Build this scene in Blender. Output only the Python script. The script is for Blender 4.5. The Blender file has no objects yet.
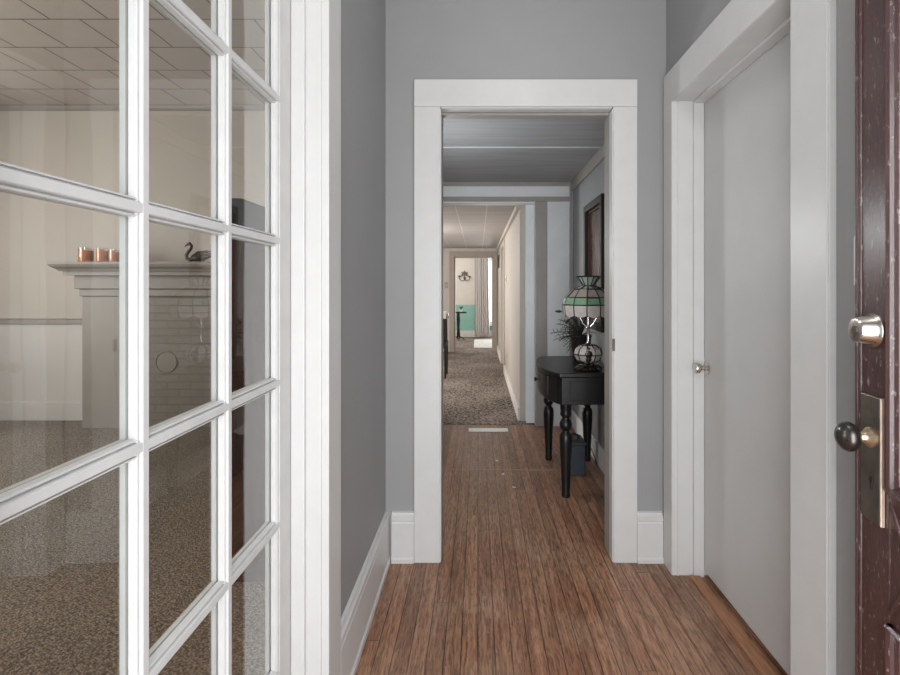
import bpy, bmesh, math, random
from mathutils import Vector, Matrix
random.seed(7)
sc = bpy.context.scene
COL = sc.collection
PI = math.pi

# ------------------------------------------------------------------ materials
def new_mat(name):
    m = bpy.data.materials.new(name); m.use_nodes = True
    nt = m.node_tree; nt.nodes.clear()
    out = nt.nodes.new('ShaderNodeOutputMaterial')
    return m, nt, out

class N:
    """tiny node helper"""
    def __init__(s, nt): s.nt = nt
    def __call__(s, typ, props=None, **ins):
        n = s.nt.nodes.new(typ)
        for k, v in (props or {}).items(): setattr(n, k, v)
        for k, v in ins.items():
            key = k.replace('__', ' ')
            sock = n.inputs[int(key[1:])] if key[0] == 'i' and key[1:].isdigit() else n.inputs[key]
            if isinstance(v, bpy.types.NodeSocket): s.nt.links.new(v, sock)
            else: sock.default_value = v
        return n
    def math(s, op, a, b=0.0, c=None):
        n = s.nt.nodes.new('ShaderNodeMath'); n.operation = op
        for i, v in enumerate((a, b) if c is None else (a, b, c)):
            if isinstance(v, bpy.types.NodeSocket): s.nt.links.new(v, n.inputs[i])
            else: n.inputs[i].default_value = v
        return n.outputs[0]
    def mix(s, fac, a, b, blend='MIX'):
        n = s.nt.nodes.new('ShaderNodeMix'); n.data_type = 'RGBA'; n.blend_type = blend
        for sock, v in ((n.inputs[0], fac), (n.inputs[6], a), (n.inputs[7], b)):
            if isinstance(v, bpy.types.NodeSocket): s.nt.links.new(v, sock)
            else: sock.default_value = (*v, 1) if isinstance(v, tuple) and len(v) == 3 else v
        return n.outputs[2]

def c4(c): return (c[0], c[1], c[2], 1)

def paint(name, col, rough=0.5, var=0.05, scale=6.0, bump=0.05, bscale=120.0, metal=0.0, spec=0.5, stretch=(1,1,1)):
    m, nt, out = new_mat(name); n = N(nt)
    tc = n('ShaderNodeTexCoord')
    mp = n('ShaderNodeMapping', Vector=tc.outputs['Object'], Scale=stretch)
    nz = n('ShaderNodeTexNoise', Vector=mp.outputs[0], Scale=scale, Detail=5.0, Roughness=0.6)
    f = n('ShaderNodeMapRange', Value=nz.outputs[0], **{'From__Min': 0.3, 'From__Max': 0.7, 'To__Min': 1 - var, 'To__Max': 1 + var})
    cc = n('ShaderNodeVectorMath', {'operation': 'SCALE'}, i0=col)
    nt.links.new(f.outputs[0], cc.inputs['Scale'])
    b = n('ShaderNodeBsdfPrincipled', Roughness=rough, Metallic=metal)
    b.inputs['Specular IOR Level'].default_value = spec
    nt.links.new(cc.outputs[0], b.inputs['Base Color'])
    if bump:
        nb = n('ShaderNodeTexNoise', Vector=mp.outputs[0], Scale=bscale, Detail=3.0)
        bp = n('ShaderNodeBump', Strength=bump, Distance=0.004, Height=nb.outputs[0])
        nt.links.new(bp.outputs[0], b.inputs['Normal'])
    nt.links.new(b.outputs[0], out.inputs[0])
    return m

def wood_floor():
    m, nt, out = new_mat('oak_strip_floor'); n = N(nt)
    tc = n('ShaderNodeTexCoord')
    sp = n('ShaderNodeSeparateXYZ', Vector=tc.outputs['Object'])
    cb = n('ShaderNodeCombineXYZ', X=sp.outputs[1], Y=sp.outputs[0])
    RH = 0.0575
    rowf = n.math('DIVIDE', sp.outputs[0], RH)
    row = n.math('FLOOR', rowf)
    wr_ = n('ShaderNodeTexWhiteNoise', {'noise_dimensions': '1D'}, W=row)
    blen = n.math('ADD', 1.6, n.math('MULTIPLY', wr_.outputs[0], 1.8))
    wo_ = n('ShaderNodeTexWhiteNoise', {'noise_dimensions': '1D'}, W=n.math('ADD', row, 71.3))
    lf = n.math('DIVIDE', n.math('ADD', sp.outputs[1], n.math('ADD', 20.0, n.math('MULTIPLY', wo_.outputs[0], 4.0))), blen)
    li = n.math('FLOOR', lf)
    cid = n('ShaderNodeCombineXYZ', X=row, Y=li)
    wb = n('ShaderNodeTexWhiteNoise', {'noise_dimensions': '2D'}, Vector=cid.outputs[0])
    fx = n.math('FRACT', rowf); fy = n.math('FRACT', lf)
    dx = n.math('MULTIPLY', n.math('MINIMUM', fx, n.math('SUBTRACT', 1.0, fx)), RH)
    dy = n.math('MULTIPLY', n.math('MINIMUM', fy, n.math('SUBTRACT', 1.0, fy)), blen)
    dd = n.math('MINIMUM', dx, n.math('ADD', dy, 0.0006))
    mort = n('ShaderNodeMapRange', Value=dd, **{'From__Min': 0.0010, 'From__Max': 0.0026, 'To__Min': 1.0, 'To__Max': 0.0}).outputs[0]
    class _B: outputs = [wb.outputs[0], mort]
    br = _B
    # grain, shifted per board
    sh = n.math('MULTIPLY', br.outputs[0], 37.0)
    g0 = n('ShaderNodeCombineXYZ', X=n.math('MULTIPLY', sp.outputs[0], 55.0), Y=n.math('ADD', n.math('MULTIPLY', sp.outputs[1], 2.6), sh), Z=sh)
    gr = n('ShaderNodeTexNoise', Vector=g0.outputs[0], Scale=1.0, Detail=6.0, Roughness=0.65, Distortion=0.4)
    g1 = n('ShaderNodeCombineXYZ', X=n.math('MULTIPLY', sp.outputs[0], 150.0), Y=n.math('ADD', n.math('MULTIPLY', sp.outputs[1], 16.0), sh), Z=sh)
    fine = n('ShaderNodeTexNoise', Vector=g1.outputs[0], Scale=1.0, Detail=4.0, Roughness=0.7)
    wear = n('ShaderNodeTexNoise', Vector=tc.outputs['Object'], Scale=2.4, Detail=6.0, Roughness=0.62)
    ramp = n('ShaderNodeValToRGB', Fac=gr.outputs[0])
    cr = ramp.color_ramp
    cr.elements[0].position = 0.25; cr.elements[0].color = (0.13, 0.054, 0.027, 1)
    cr.elements[1].position = 0.78; cr.elements[1].color = (0.49, 0.290, 0.180, 1)
    e = cr.elements.new(0.5); e.color = (0.305, 0.145, 0.080, 1)
    bt = n('ShaderNodeMapRange', Value=br.outputs[0], **{'To__Min': 0.72, 'To__Max': 1.25})
    col = n('ShaderNodeVectorMath', {'operation': 'SCALE'}, i0=ramp.outputs[0])
    nt.links.new(bt.outputs[0], col.inputs['Scale'])
    wr = n('ShaderNodeMapRange', Value=wear.outputs[0], **{'From__Min': 0.46, 'From__Max': 0.64, 'To__Min': 0.0, 'To__Max': 0.5})
    c2 = n.mix(wr.outputs[0], col.outputs[0], (0.40, 0.265, 0.17))
    fr = n('ShaderNodeMapRange', Value=fine.outputs[0], **{'From__Min': 0.36, 'From__Max': 0.56, 'To__Min': 0.48, 'To__Max': 1.14})
    c3 = n('ShaderNodeVectorMath', {'operation': 'SCALE'}, i0=c2)
    nt.links.new(fr.outputs[0], c3.inputs['Scale'])
    # pale scratches: thin worn streaks
    g2 = n('ShaderNodeCombineXYZ', X=n.math('MULTIPLY', sp.outputs[0], 45.0), Y=n.math('MULTIPLY', sp.outputs[1], 14.0))
    scr = n('ShaderNodeTexNoise', Vector=g2.outputs[0], Scale=1.0, Detail=2.0, Distortion=1.5)
    scf = n('ShaderNodeMapRange', Value=scr.outputs[0], **{'From__Min': 0.62, 'From__Max': 0.70, 'To__Min': 0.0, 'To__Max': 0.4})
    c4_ = n.mix(scf.outputs[0], c3.outputs[0], (0.42, 0.31, 0.23))
    seam = n.math('MULTIPLY', br.outputs[1], n('ShaderNodeMapRange', Value=wear.outputs[0], **{'From__Min': 0.38, 'From__Max': 0.62, 'To__Min': 0.95, 'To__Max': 0.45}).outputs[0])
    c5 = n.mix(seam, c4_, (0.020, 0.011, 0.007))
    rg = n('ShaderNodeMapRange', Value=wear.outputs[0], **{'From__Min': 0.35, 'From__Max': 0.65, 'To__Min': 0.30, 'To__Max': 0.52})
    b = n('ShaderNodeBsdfPrincipled', Base__Color=c5, Roughness=rg.outputs[0])
    h = n.math('SUBTRACT', n.math('MULTIPLY', gr.outputs[0], 0.25), n.math('MULTIPLY', br.outputs[1], 1.0))
    bp = n('ShaderNodeBump', Strength=0.35, Distance=0.003, Height=h)
    nt.links.new(bp.outputs[0], b.inputs['Normal'])
    nt.links.new(b.outputs[0], out.inputs[0])
    return m

def carpet(name, ca, cb_, sv=85.0, sn=62.0, big=0.25):
    m, nt, out = new_mat(name); n = N(nt)
    tc = n('ShaderNodeTexCoord')
    mp = n('ShaderNodeMapping', Vector=tc.outputs['Object'], Scale=(1, 1, 1), Rotation=(0, 0, 0.5))
    v = n('ShaderNodeTexVoronoi', Vector=mp.outputs[0], Scale=sv, Randomness=0.7)
    z = n('ShaderNodeTexNoise', Vector=mp.outputs[0], Scale=sn, Detail=3.0, Roughness=0.65)
    z2 = n('ShaderNodeTexNoise', Vector=mp.outputs[0], Scale=2.0, Detail=3.0)
    f = n.math('ADD', n.math('MULTIPLY', v.outputs['Distance'], -0.8), n.math('ADD', n.math('MULTIPLY', z.outputs[0], 1.3), n.math('MULTIPLY', n.math('SUBTRACT', z2.outputs[0], 0.4), big)))
    fr = n('ShaderNodeMapRange', Value=f, **{'From__Min': 0.08, 'From__Max': 0.62})
    c = n.mix(fr.outputs[0], ca, cb_)
    b = n('ShaderNodeBsdfPrincipled', Base__Color=c, Roughness=0.95)
    b.inputs['Specular IOR Level'].default_value = 0.1
    bp = n('ShaderNodeBump', Strength=0.9, Distance=0.01, Height=f)
    nt.links.new(bp.outputs[0], b.inputs['Normal'])
    nt.links.new(b.outputs[0], out.inputs[0])
    return m

def tiled(name, col, seam, tile, off, ox=0.0, oy=0.0, ms=0.004, var=0.06, rough=0.6, wide=None, plane='XY', bump=0.4):
    """paint with a grid of joints: ceiling tiles, brick courses, sheet panels"""
    m, nt, out = new_mat(name); n = N(nt)
    tc = n('ShaderNodeTexCoord')
    sp = n('ShaderNodeSeparateXYZ', Vector=tc.outputs['Object'])
    a, b_ = {'XY': (0, 1), 'XZ': (0, 2), 'YZ': (1, 2)}[plane]
    cb = n('ShaderNodeCombineXYZ', X=n.math('ADD', sp.outputs[a], 200 * (wide or tile) - ox), Y=n.math('ADD', sp.outputs[b_], 200 * tile - oy))
    # brick rows start at 0: shift so that a joint falls on (ox, oy)
    w = wide or tile
    br = n('ShaderNodeTexBrick', {'offset': off, 'offset_frequency': 2, 'squash': 1.0}, Vector=cb.outputs[0], Scale=1.0,
           Color1=(0, 0, 0, 1), Color2=(1, 1, 1, 1), Mortar=(0.5, 0.5, 0.5, 1),
           **{'Mortar__Size': ms, 'Mortar__Smooth': 0.3, 'Bias': 0.0, 'Brick__Width': w, 'Row__Height': tile})
    nz = n('ShaderNodeTexNoise', Vector=tc.outputs['Object'], Scale=9.0, Detail=5.0)
    k = n.math('ADD', n.math('MULTIPLY', n.math('SUBTRACT', br.outputs[0], 0.5), var), n.math('ADD', n.math('MULTIPLY', n.math('SUBTRACT', nz.outputs[0], 0.5), var * 2), 1.0))
    cc = n('ShaderNodeVectorMath', {'operation': 'SCALE'}, i0=col)
    nt.links.new(k, cc.inputs['Scale'])
    c = n.mix(br.outputs[1], cc.outputs[0], seam)
    b = n('ShaderNodeBsdfPrincipled', Base__Color=c, Roughness=rough)
    bp = n('ShaderNodeBump', Strength=bump, Distance=0.004, Height=n.math('SUBTRACT', n.math('MULTIPLY', nz.outputs[0], 0.3), br.outputs[1]))
    nt.links.new(bp.outputs[0], b.inputs['Normal'])
    nt.links.new(b.outputs[0], out.inputs[0])
    return m

def pane_glass(name, tint=(0.96, 0.97, 0.96), wave=0.06, base=0.04):
    m, nt, out = new_mat(name); n = N(nt)
    tc = n('ShaderNodeTexCoord')
    nz = n('ShaderNodeTexNoise', Vector=tc.outputs['Object'], Scale=5.0, Detail=1.0)
    bp = n('ShaderNodeBump', Strength=wave, Distance=0.01, Height=nz.outputs[0])
    ge = n('ShaderNodeNewGeometry')
    d = n('ShaderNodeVectorMath', {'operation': 'DOT_PRODUCT'}, i0=ge.outputs['Incoming'], i1=ge.outputs['Normal'])
    k = n.math('POWER', n.math('SUBTRACT', 1.0, n.math('ABSOLUTE', d.outputs['Value'])), 5.0)
    f = n.math('ADD', n.math('MULTIPLY', k, 1 - base), base)
    t = n('ShaderNodeBsdfTransparent', Color=c4(tint))
    g = n('ShaderNodeBsdfGlossy', Color=(1, 1, 1, 1), Roughness=0.0, Normal=bp.outputs[0])
    mx = n('ShaderNodeMixShader', i0=f, i1=t.outputs[0], i2=g.outputs[0])
    nt.links.new(mx.outputs[0], out.inputs[0])
    return m

def worn_door():
    m, nt, out = new_mat('oxblood_gloss_paint'); n = N(nt)
    tc = n('ShaderNodeTexCoord')
    mp = n('ShaderNodeMapping', Vector=tc.outputs['Object'], Scale=(40, 40, 5))
    z = n('ShaderNodeTexNoise', Vector=mp.outputs[0], Scale=1.0, Detail=6.0, Roughness=0.7)
    mp2 = n('ShaderNodeMapping', Vector=tc.outputs['Object'], Scale=(110, 110, 45))
    z2 = n('ShaderNodeTexNoise', Vector=mp2.outputs[0], Scale=1.0, Detail=4.0, Roughness=0.65)
    c = n.mix(z.outputs[0], (0.030, 0.011, 0.011), (0.085, 0.038, 0.035))
    ch = n('ShaderNodeMapRange', Value=z2.outputs[0], **{'From__Min': 0.60, 'From__Max': 0.66, 'To__Min': 0.0, 'To__Max': 0.6})
    c = n.mix(ch.outputs[0], c, (0.30, 0.27, 0.25))
    b = n('ShaderNodeBsdfPrincipled', Base__Color=c, Roughness=0.30)
    b.inputs['Coat Weight'].default_value = 0.35; b.inputs['Coat Roughness'].default_value = 0.2
    bp = n('ShaderNodeBump', Strength=0.5, Distance=0.003, Height=z2.outputs[0])
    nt.links.new(bp.outputs[0], b.inputs['Normal'])
    nt.links.new(b.outputs[0], out.inputs[0])
    return m

def stripes(name, ca, cb_, scale, axis=0):
    m, nt, out = new_mat(name); n = N(nt)
    tc = n('ShaderNodeTexCoord')
    w = n('ShaderNodeTexWave', {'bands_direction': 'XYZ'[axis]}, Vector=tc.outputs['Object'], Scale=scale, Distortion=1.0, Detail=2.0)
    c = n.mix(w.outputs[1], ca, cb_)
    b = n('ShaderNodeBsdfPrincipled', Base__Color=c, Roughness=0.8)
    nt.links.new(b.outputs[0], out.inputs[0])
    return m

M = {}
M['hall_gray'] = paint('gray_wall_paint', (0.315, 0.315, 0.318), 0.55, 0.03, 3.0, 0.06, 160)
M['white'] = paint('white_gloss_trim_paint', (0.64, 0.637, 0.63), 0.38, 0.025, 14.0, 0.05, 90)
M['white_old'] = paint('white_old_trim_paint', (0.62, 0.618, 0.612), 0.4, 0.05, 18.0, 0.12, 70)
M['door_white'] = paint('off_white_flat_door_paint', (0.595, 0.59, 0.58), 0.45, 0.05, 2.2, 0.04, 60)
M['floor'] = wood_floor()
M['carpet'] = carpet('brown_loop_carpet', (0.125, 0.102, 0.080), (0.46, 0.395, 0.325), 115.0, 80.0)
M['carpet2'] = carpet('gray_brown_carpet', (0.055, 0.045, 0.038), (0.40, 0.335, 0.29), 46.0, 30.0, 0.55)
M['living_wall'] = paint('beige_wall_paint', (0.47, 0.42, 0.37), 0.6, 0.03, 3.0, 0.05, 140)
M['living_dado'] = paint('pale_beige_dado_paint', (0.53, 0.505, 0.475), 0.55, 0.03, 3.0, 0.05, 120)
M['living_ceil'] = tiled('beige_ceiling_tiles', (0.39, 0.335, 0.29), (0.07, 0.052, 0.042), 0.37, 0.5, ox=-2.72, oy=3.18, ms=0.006)
M['hall_ceil'] = paint('white_ceiling_paint', (0.62, 0.61, 0.61), 0.7, 0.02)
M['pass_wall'] = paint('blue_gray_wall_paint', (0.27, 0.28, 0.285), 0.5, 0.06, 5.0, 0.05, 100)
M['pass_panel'] = paint('pale_blue_gray_panel_paint', (0.77, 0.785, 0.795), 0.45, 0.05, 5.0, 0.04, 90)
M['pass_trim'] = paint('taupe_trim_paint', (0.35, 0.322, 0.295), 0.5, 0.06, 9.0, 0.05, 90)
M['pass_ceil'] = paint('gray_ceiling_sheets', (0.35, 0.35, 0.355), 0.75, 0.12, 4.0, 0.12, 25, stretch=(0.5, 6, 1))
M['blue_trim'] = paint('light_blue_trim_paint', (0.77, 0.81, 0.83), 0.45, 0.04)
M['dine_wall'] = paint('warm_beige_panelling', (0.50, 0.455, 0.405), 0.5, 0.09, 3.0, 0.05, 60, stretch=(5, 5, 0.4))
M['dine_trim'] = paint('gray_brown_trim_paint', (0.34, 0.29, 0.245), 0.5, 0.05)
M['dine_ceil'] = tiled('dining_ceiling_tiles', (0.40, 0.365, 0.345), (0.62, 0.58, 0.54), 0.305, 0.0, ox=0.086, oy=4.9, ms=0.005)
M['cream'] = paint('cream_wall_paint', (0.70, 0.665, 0.62), 0.6, 0.03)
M['teal'] = paint('turquoise_wall_paint', (0.29, 0.56, 0.50), 0.5, 0.05)
M['brick'] = tiled('painted_brick_taupe', (0.215, 0.190, 0.162), (0.185, 0.163, 0.139), 0.068, 0.5, ms=0.005, wide=0.21, plane='XZ', rough=0.55, var=0.08, bump=0.7)
M['mantel'] = paint('taupe_mantel_paint', (0.24, 0.211, 0.178), 0.45, 0.05, 8.0, 0.05, 60)
M['dark_wood'] = paint('black_lacquered_wood', (0.010, 0.009, 0.009), 0.34, 0.25, 14.0, 0.08, 60, stretch=(1, 1, 0.3))
M['brown_wood'] = paint('dark_brown_wood', (0.060, 0.026, 0.017), 0.35, 0.35, 18.0, 0.08, 60, stretch=(4, 4, 0.3))
M['tower_side'] = paint('dark_gray_brown_wood', (0.055, 0.046, 0.042), 0.3, 0.25, 14.0, 0.05, 60, stretch=(3, 3, 0.3))
M['pic_wood'] = paint('dark_frame_wood', (0.010, 0.007, 0.006), 0.5, 0.3, 20.0, 0.1, 60)
M['pic_red'] = paint('reddish_frame_liner', (0.085, 0.034, 0.024), 0.5, 0.2, 20.0, 0.05, 60)
M['oxblood'] = worn_door()
M['glass'] = pane_glass('old_window_glass', base=0.065)
M['clear'] = pane_glass('clear_jar_glass', (0.93, 0.9, 0.86), 0.0, 0.06)
M['nickel'] = paint('satin_nickel', (0.60, 0.56, 0.50), 0.22, 0.06, 30.0, 0.03, 80, metal=1.0)
M['bronze'] = paint('dark_bronze_metal', (0.085, 0.076, 0.070), 0.25, 0.2, 25.0, 0.04, 60, metal=0.85)
M['old_brass'] = paint('tarnished_brass_plate', (0.17, 0.145, 0.12), 0.36, 0.3, 22.0, 0.1, 50, metal=0.8)
M['brass'] = paint('worn_brass', (0.52, 0.40, 0.28), 0.3, 0.15, 30.0, 0.05, 60, metal=0.9)
M['edge_brass'] = paint('bright_plate_edge', (0.58, 0.45, 0.36), 0.4, 0.15, 40.0, 0.1, 60, metal=0.5)
M['black'] = paint('black_shadow_hole', (0.008, 0.008, 0.008), 0.6, 0.0, 5, 0)
M['wax'] = paint('amber_candle_wax', (0.78, 0.27, 0.085), 0.4, 0.12, 30.0, 0.03, 40)
M['swan'] = paint('aged_pewter_bronze', (0.075, 0.062, 0.05), 0.4, 0.25, 40.0, 0.1, 80, metal=0.5)
M['lead'] = paint('black_lead_came', (0.012, 0.012, 0.012), 0.45, 0.1, 30, 0)
M['gl_white'] = paint('milky_glass_panel', (0.52, 0.47, 0.44), 0.2, 0.10, 35.0, 0.05, 60)
M['gl_pink'] = paint('pinkish_glass_panel', (0.33, 0.275, 0.24), 0.2, 0.14, 35.0, 0.05, 60)
M['gl_green'] = paint('green_glass_panel', (0.19, 0.31, 0.20), 0.2, 0.16, 35.0, 0.05, 60)
M['gl_mint'] = paint('mint_glass_panel', (0.38, 0.45, 0.385), 0.2, 0.10, 35.0, 0.05, 60)
M['foliage'] = paint('dark_dried_foliage', (0.035, 0.040, 0.032), 0.7, 0.3, 40, 0)
M['pot'] = paint('dark_red_brown_pot', (0.022, 0.011, 0.009), 0.5, 0.2, 20, 0.05)
M['bin'] = paint('dark_blue_gray_plastic', (0.045, 0.055, 0.070), 0.4, 0.1, 12, 0.03)
M['rubber'] = paint('black_rubber', (0.012, 0.012, 0.012), 0.55, 0.1, 12, 0)
M['plate'] = paint('white_plastic_plate', (0.80, 0.79, 0.77), 0.35, 0.02, 12, 0)
M['register'] = paint('white_enamel_register', (0.86, 0.85, 0.83), 0.4, 0.06, 20, 0)
M['chrome'] = paint('chrome', (0.75, 0.75, 0.75), 0.15, 0.03, 12, 0, metal=1.0)
M['uphol'] = paint('charcoal_upholstery', (0.035, 0.035, 0.037), 0.8, 0.2, 40, 0.2, 200)
M['cloth'] = paint('white_cotton_cloth', (0.75, 0.74, 0.72), 0.8, 0.05, 20, 0.1, 150)
M['curtain'] = stripes('gray_striped_curtain', (0.56, 0.53, 0.525), (0.80, 0.78, 0.77), 9.0, 0)
M['mat'] = paint('pale_woven_mat', (0.52, 0.515, 0.51), 0.85, 0.25, 15, 0.2, 120)
M['thresh'] = paint('red_brown_threshold_wood', (0.36, 0.17, 0.085), 0.45, 0.3, 20, 0.1, 50, stretch=(6, 0.6, 1))
M['picture'] = None
M['concrete'] = paint('porch_concrete', (0.42, 0.41, 0.39), 0.8, 0.1, 6, 0.2, 60)

def picture_mat():
    m, nt, out = new_mat('brown_landscape_print'); n = N(nt)
    tc = n('ShaderNodeTexCoord')
    sp = n('ShaderNodeSeparateXYZ', Vector=tc.outputs['Object'])
    mp = n('ShaderNodeMapping', Vector=tc.outputs['Object'], Scale=(4, 14, 3))
    z = n('ShaderNodeTexNoise', Vector=mp.outputs[0], Scale=1.5, Detail=5.0)
    r = n('ShaderNodeValToRGB', Fac=z.outputs[0])
    r.color_ramp.elements[0].position = 0.3; r.color_ramp.elements[0].color = (0.10, 0.062, 0.045, 1)
    r.color_ramp.elements[1].position = 0.75; r.color_ramp.elements[1].color = (0.26, 0.215, 0.18, 1)
    up = n('ShaderNodeMapRange', Value=sp.outputs[2], **{'From__Min': 1.72, 'From__Max': 1.80})
    c = n.mix(up.outputs[0], r.outputs[0], (0.10, 0.105, 0.10))
    b = n('ShaderNodeBsdfPrincipled', Base__Color=c, Roughness=0.25)
    nt.links.new(b.outputs[0], out.inputs[0])
    return m
M['picture'] = picture_mat()

# ------------------------------------------------------------------ mesh tools
class MB:
    def __init__(s): s.v = []; s.f = []; s.mi = []
    def add(s, vs, fs, mi=0):
        b = len(s.v); s.v += [Vector(v) for v in vs]
        s.f += [tuple(b + i for i in f) for f in fs]; s.mi += [mi] * len(fs)
        return s
    def box(s, x0, x1, y0, y1, z0, z1, mi=0):
        if x0 > x1: x0, x1 = x1, x0
        if y0 > y1: y0, y1 = y1, y0
        if z0 > z1: z0, z1 = z1, z0
        vs = [(x0,y0,z0),(x1,y0,z0),(x1,y1,z0),(x0,y1,z0),(x0,y0,z1),(x1,y0,z1),(x1,y1,z1),(x0,y1,z1)]
        return s.add(vs, [(0,3,2,1),(4,5,6,7),(0,1,5,4),(1,2,6,5),(2,3,7,6),(3,0,4,7)], mi)
    def lathe(s, prof, c, n=24, mi=0, axis=(0, 0, 1), caps=True):
        """prof: (radius, height) bottom to top, turned about axis through c"""
        ax = Vector(axis).normalized()
        q = Vector((0, 0, 1)).rotation_difference(ax)
        c = Vector(c); vs = []
        for r, z in prof:
            for k in range(n):
                a = 2 * PI * k / n
                vs.append(c + q @ Vector((r * math.cos(a), r * math.sin(a), z)))
        fs = []
        for i in range(len(prof) - 1):
            for k in range(n):
                k2 = (k + 1) % n
                fs.append((i*n+k, i*n+k2, (i+1)*n+k2, (i+1)*n+k))
        if caps:
            fs.append(tuple(reversed(range(n))))
            fs.append(tuple((len(prof)-1)*n + k for k in range(n)))
        return s.add(vs, fs, mi)
    def tube(s, pts, rad, n=8, mi=0, flat=None):
        pts = [Vector(p) for p in pts]
        rads = rad if isinstance(rad, (list, tuple)) else [rad] * len(pts)
        vs = []; up = None
        for i, p in enumerate(pts):
            t = (pts[min(i+1, len(pts)-1)] - pts[max(i-1, 0)]).normalized()
            if up is None:
                up = t.orthogonal().normalized()
            up = (up - t * up.dot(t)).normalized()
            sd = t.cross(up)
            for k in range(n):
                a = 2 * PI * k / n
                vs.append(p + (up * math.cos(a) + sd * math.sin(a)) * rads[i])
        fs = []
        for i in range(len(pts) - 1):
            for k in range(n):
                k2 = (k + 1) % n
                fs.append((i*n+k, i*n+k2, (i+1)*n+k2, (i+1)*n+k))
        fs.append(tuple(reversed(range(n)))); fs.append(tuple((len(pts)-1)*n + k for k in range(n)))
        return s.add(vs, fs, mi)
    def prism(s, poly, d0, d1, fn, mi=0):
        """poly: 2-D outline; fn(a, b, d) -> 3-D; swept from d0 to d1"""
        n = len(poly)
        vs = [fn(a, b, d0) for a, b in poly] + [fn(a, b, d1) for a, b in poly]
        fs = [tuple(range(n)), tuple(reversed(range(n, 2*n)))]
        fs += [(i, n+i, n+(i+1) % n, (i+1) % n) for i in range(n)]
        return s.add(vs, fs, mi)
    def build(s, name, mat, parent=None, smooth=False, bevel=0.0, local=False, angle=40):
        me = bpy.data.meshes.new(name)
        off = Vector((0, 0, 0))
        if parent is not None and not local:
            p = parent
            while p is not None: off += p.location; p = p.parent
        me.from_pydata([v - off for v in s.v], [], s.f)
        bm = bmesh.new(); bm.from_mesh(me)
        bmesh.ops.recalc_face_normals(bm, faces=bm.faces)
        bm.to_mesh(me); bm.free()
        for m in (mat if isinstance(mat, (list, tuple)) else [mat]): me.materials.append(m)
        for p, i in zip(me.polygons, s.mi): p.material_index = i
        o = bpy.data.objects.new(name, me); COL.objects.link(o)
        if parent is not None: o.parent = parent
        if smooth:
            me.polygons.foreach_set('use_smooth', [True] * len(me.polygons))
            try: me.set_sharp_from_angle(angle=math.radians(angle))
            except Exception: pass
        if bevel:
            b = o.modifiers.new('edge', 'BEVEL'); b.width = bevel; b.segments = 2; b.limit_method = 'ANGLE'; b.harden_normals = False
        return o

def tag(o, label=None, cat=None, group=None, kind=None):
    if label: o['label'] = label
    if cat: o['category'] = cat
    if group: o['group'] = group
    if kind: o['kind'] = kind
    return o
def thing(name, label, cat, loc=(0, 0, 0), rotz=0, group=None, kind=None):
    o = bpy.data.objects.new(name, None); COL.objects.link(o)
    o.empty_display_size = 0.05
    o.location = loc; o.rotation_euler = (0, 0, rotz)
    return tag(o, label, cat, group, kind)
def struct(name, mb, mat, label, cat, parent=None, **k):
    o = mb.build(name, mat, parent, **k)
    return tag(o, label, cat, None, 'structure')

# ------------------------------------------------------------------ key dimensions (metres; x right, y into the house, z up)
XL, XR = -0.420, 0.855          # hall walls
YB = 2.272                     # hall end wall
H = 2.95                        # hall / living ceiling
HP = 2.197                      # low ceiling in the passage beyond
YP = 4.50                       # far wall of the passage

# floors
struct('floor_hall', MB().box(XL, 1.62, -0.10, 4.545, -0.10, 0.0), M['floor'], 'worn brown oak strip floor running down the hall and passage', 'floor')
struct('floor_living', MB().box(-5.2, XL, -1.2, 4.85, -0.10, 0.0), M['carpet'], 'brown looped carpet in the room behind the glazed door', 'floor')
struct('floor_dining', MB().box(-0.53, 0.52, 4.545, 4.85, -0.10, 0.004).box(-2.7, 0.52, 4.85, 9.86, -0.10, 0.004), M['carpet2'], 'gray brown carpet in the room past the passage', 'floor')
struct('floor_parlor', MB().box(-2.7, 2.4, 9.86, 13.0, -0.10, 0.004), M['carpet2'], 'carpet in the farthest room by the bright window', 'floor')
struct('floor_porch', MB().box(-4, 4, -4.0, -0.10, -0.14, -0.04), M['concrete'], 'concrete porch outside the front door', 'floor')

# ceilings
struct('ceiling_hall', MB().box(XL - 0.07, XR + 0.07, -0.1, YB + 0.05, H, H + 0.1), M['hall_ceil'], 'white hall ceiling', 'ceiling')
struct('ceiling_living', MB().box(-5.2, XL - 0.07, -1.2, 4.85, H, H + 0.1), M['living_ceil'], 'beige square ceiling tiles in the room behind the glazed door', 'ceiling')
struct('ceiling_passage', MB().box(XL - 0.07, XR + 0.07, YB + 0.05, 4.64, HP, HP + 0.1), M['pass_ceil'], 'gray sheet ceiling of the passage past the doorway', 'ceiling')
struct('ceiling_dining', MB().box(-0.53, 0.6, 4.64, 4.85, 2.03, 2.13).box(-2.7, 0.6, 4.85, 9.86, 2.03, 2.13), M['dine_ceil'], 'tan tiled ceiling of the room past the passage', 'ceiling')
struct('ceiling_parlor', MB().box(-2.7, 2.4, 9.86, 13.0, 2.30, 2.4), M['cream'], 'pale ceiling of the farthest room', 'ceiling')

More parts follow.
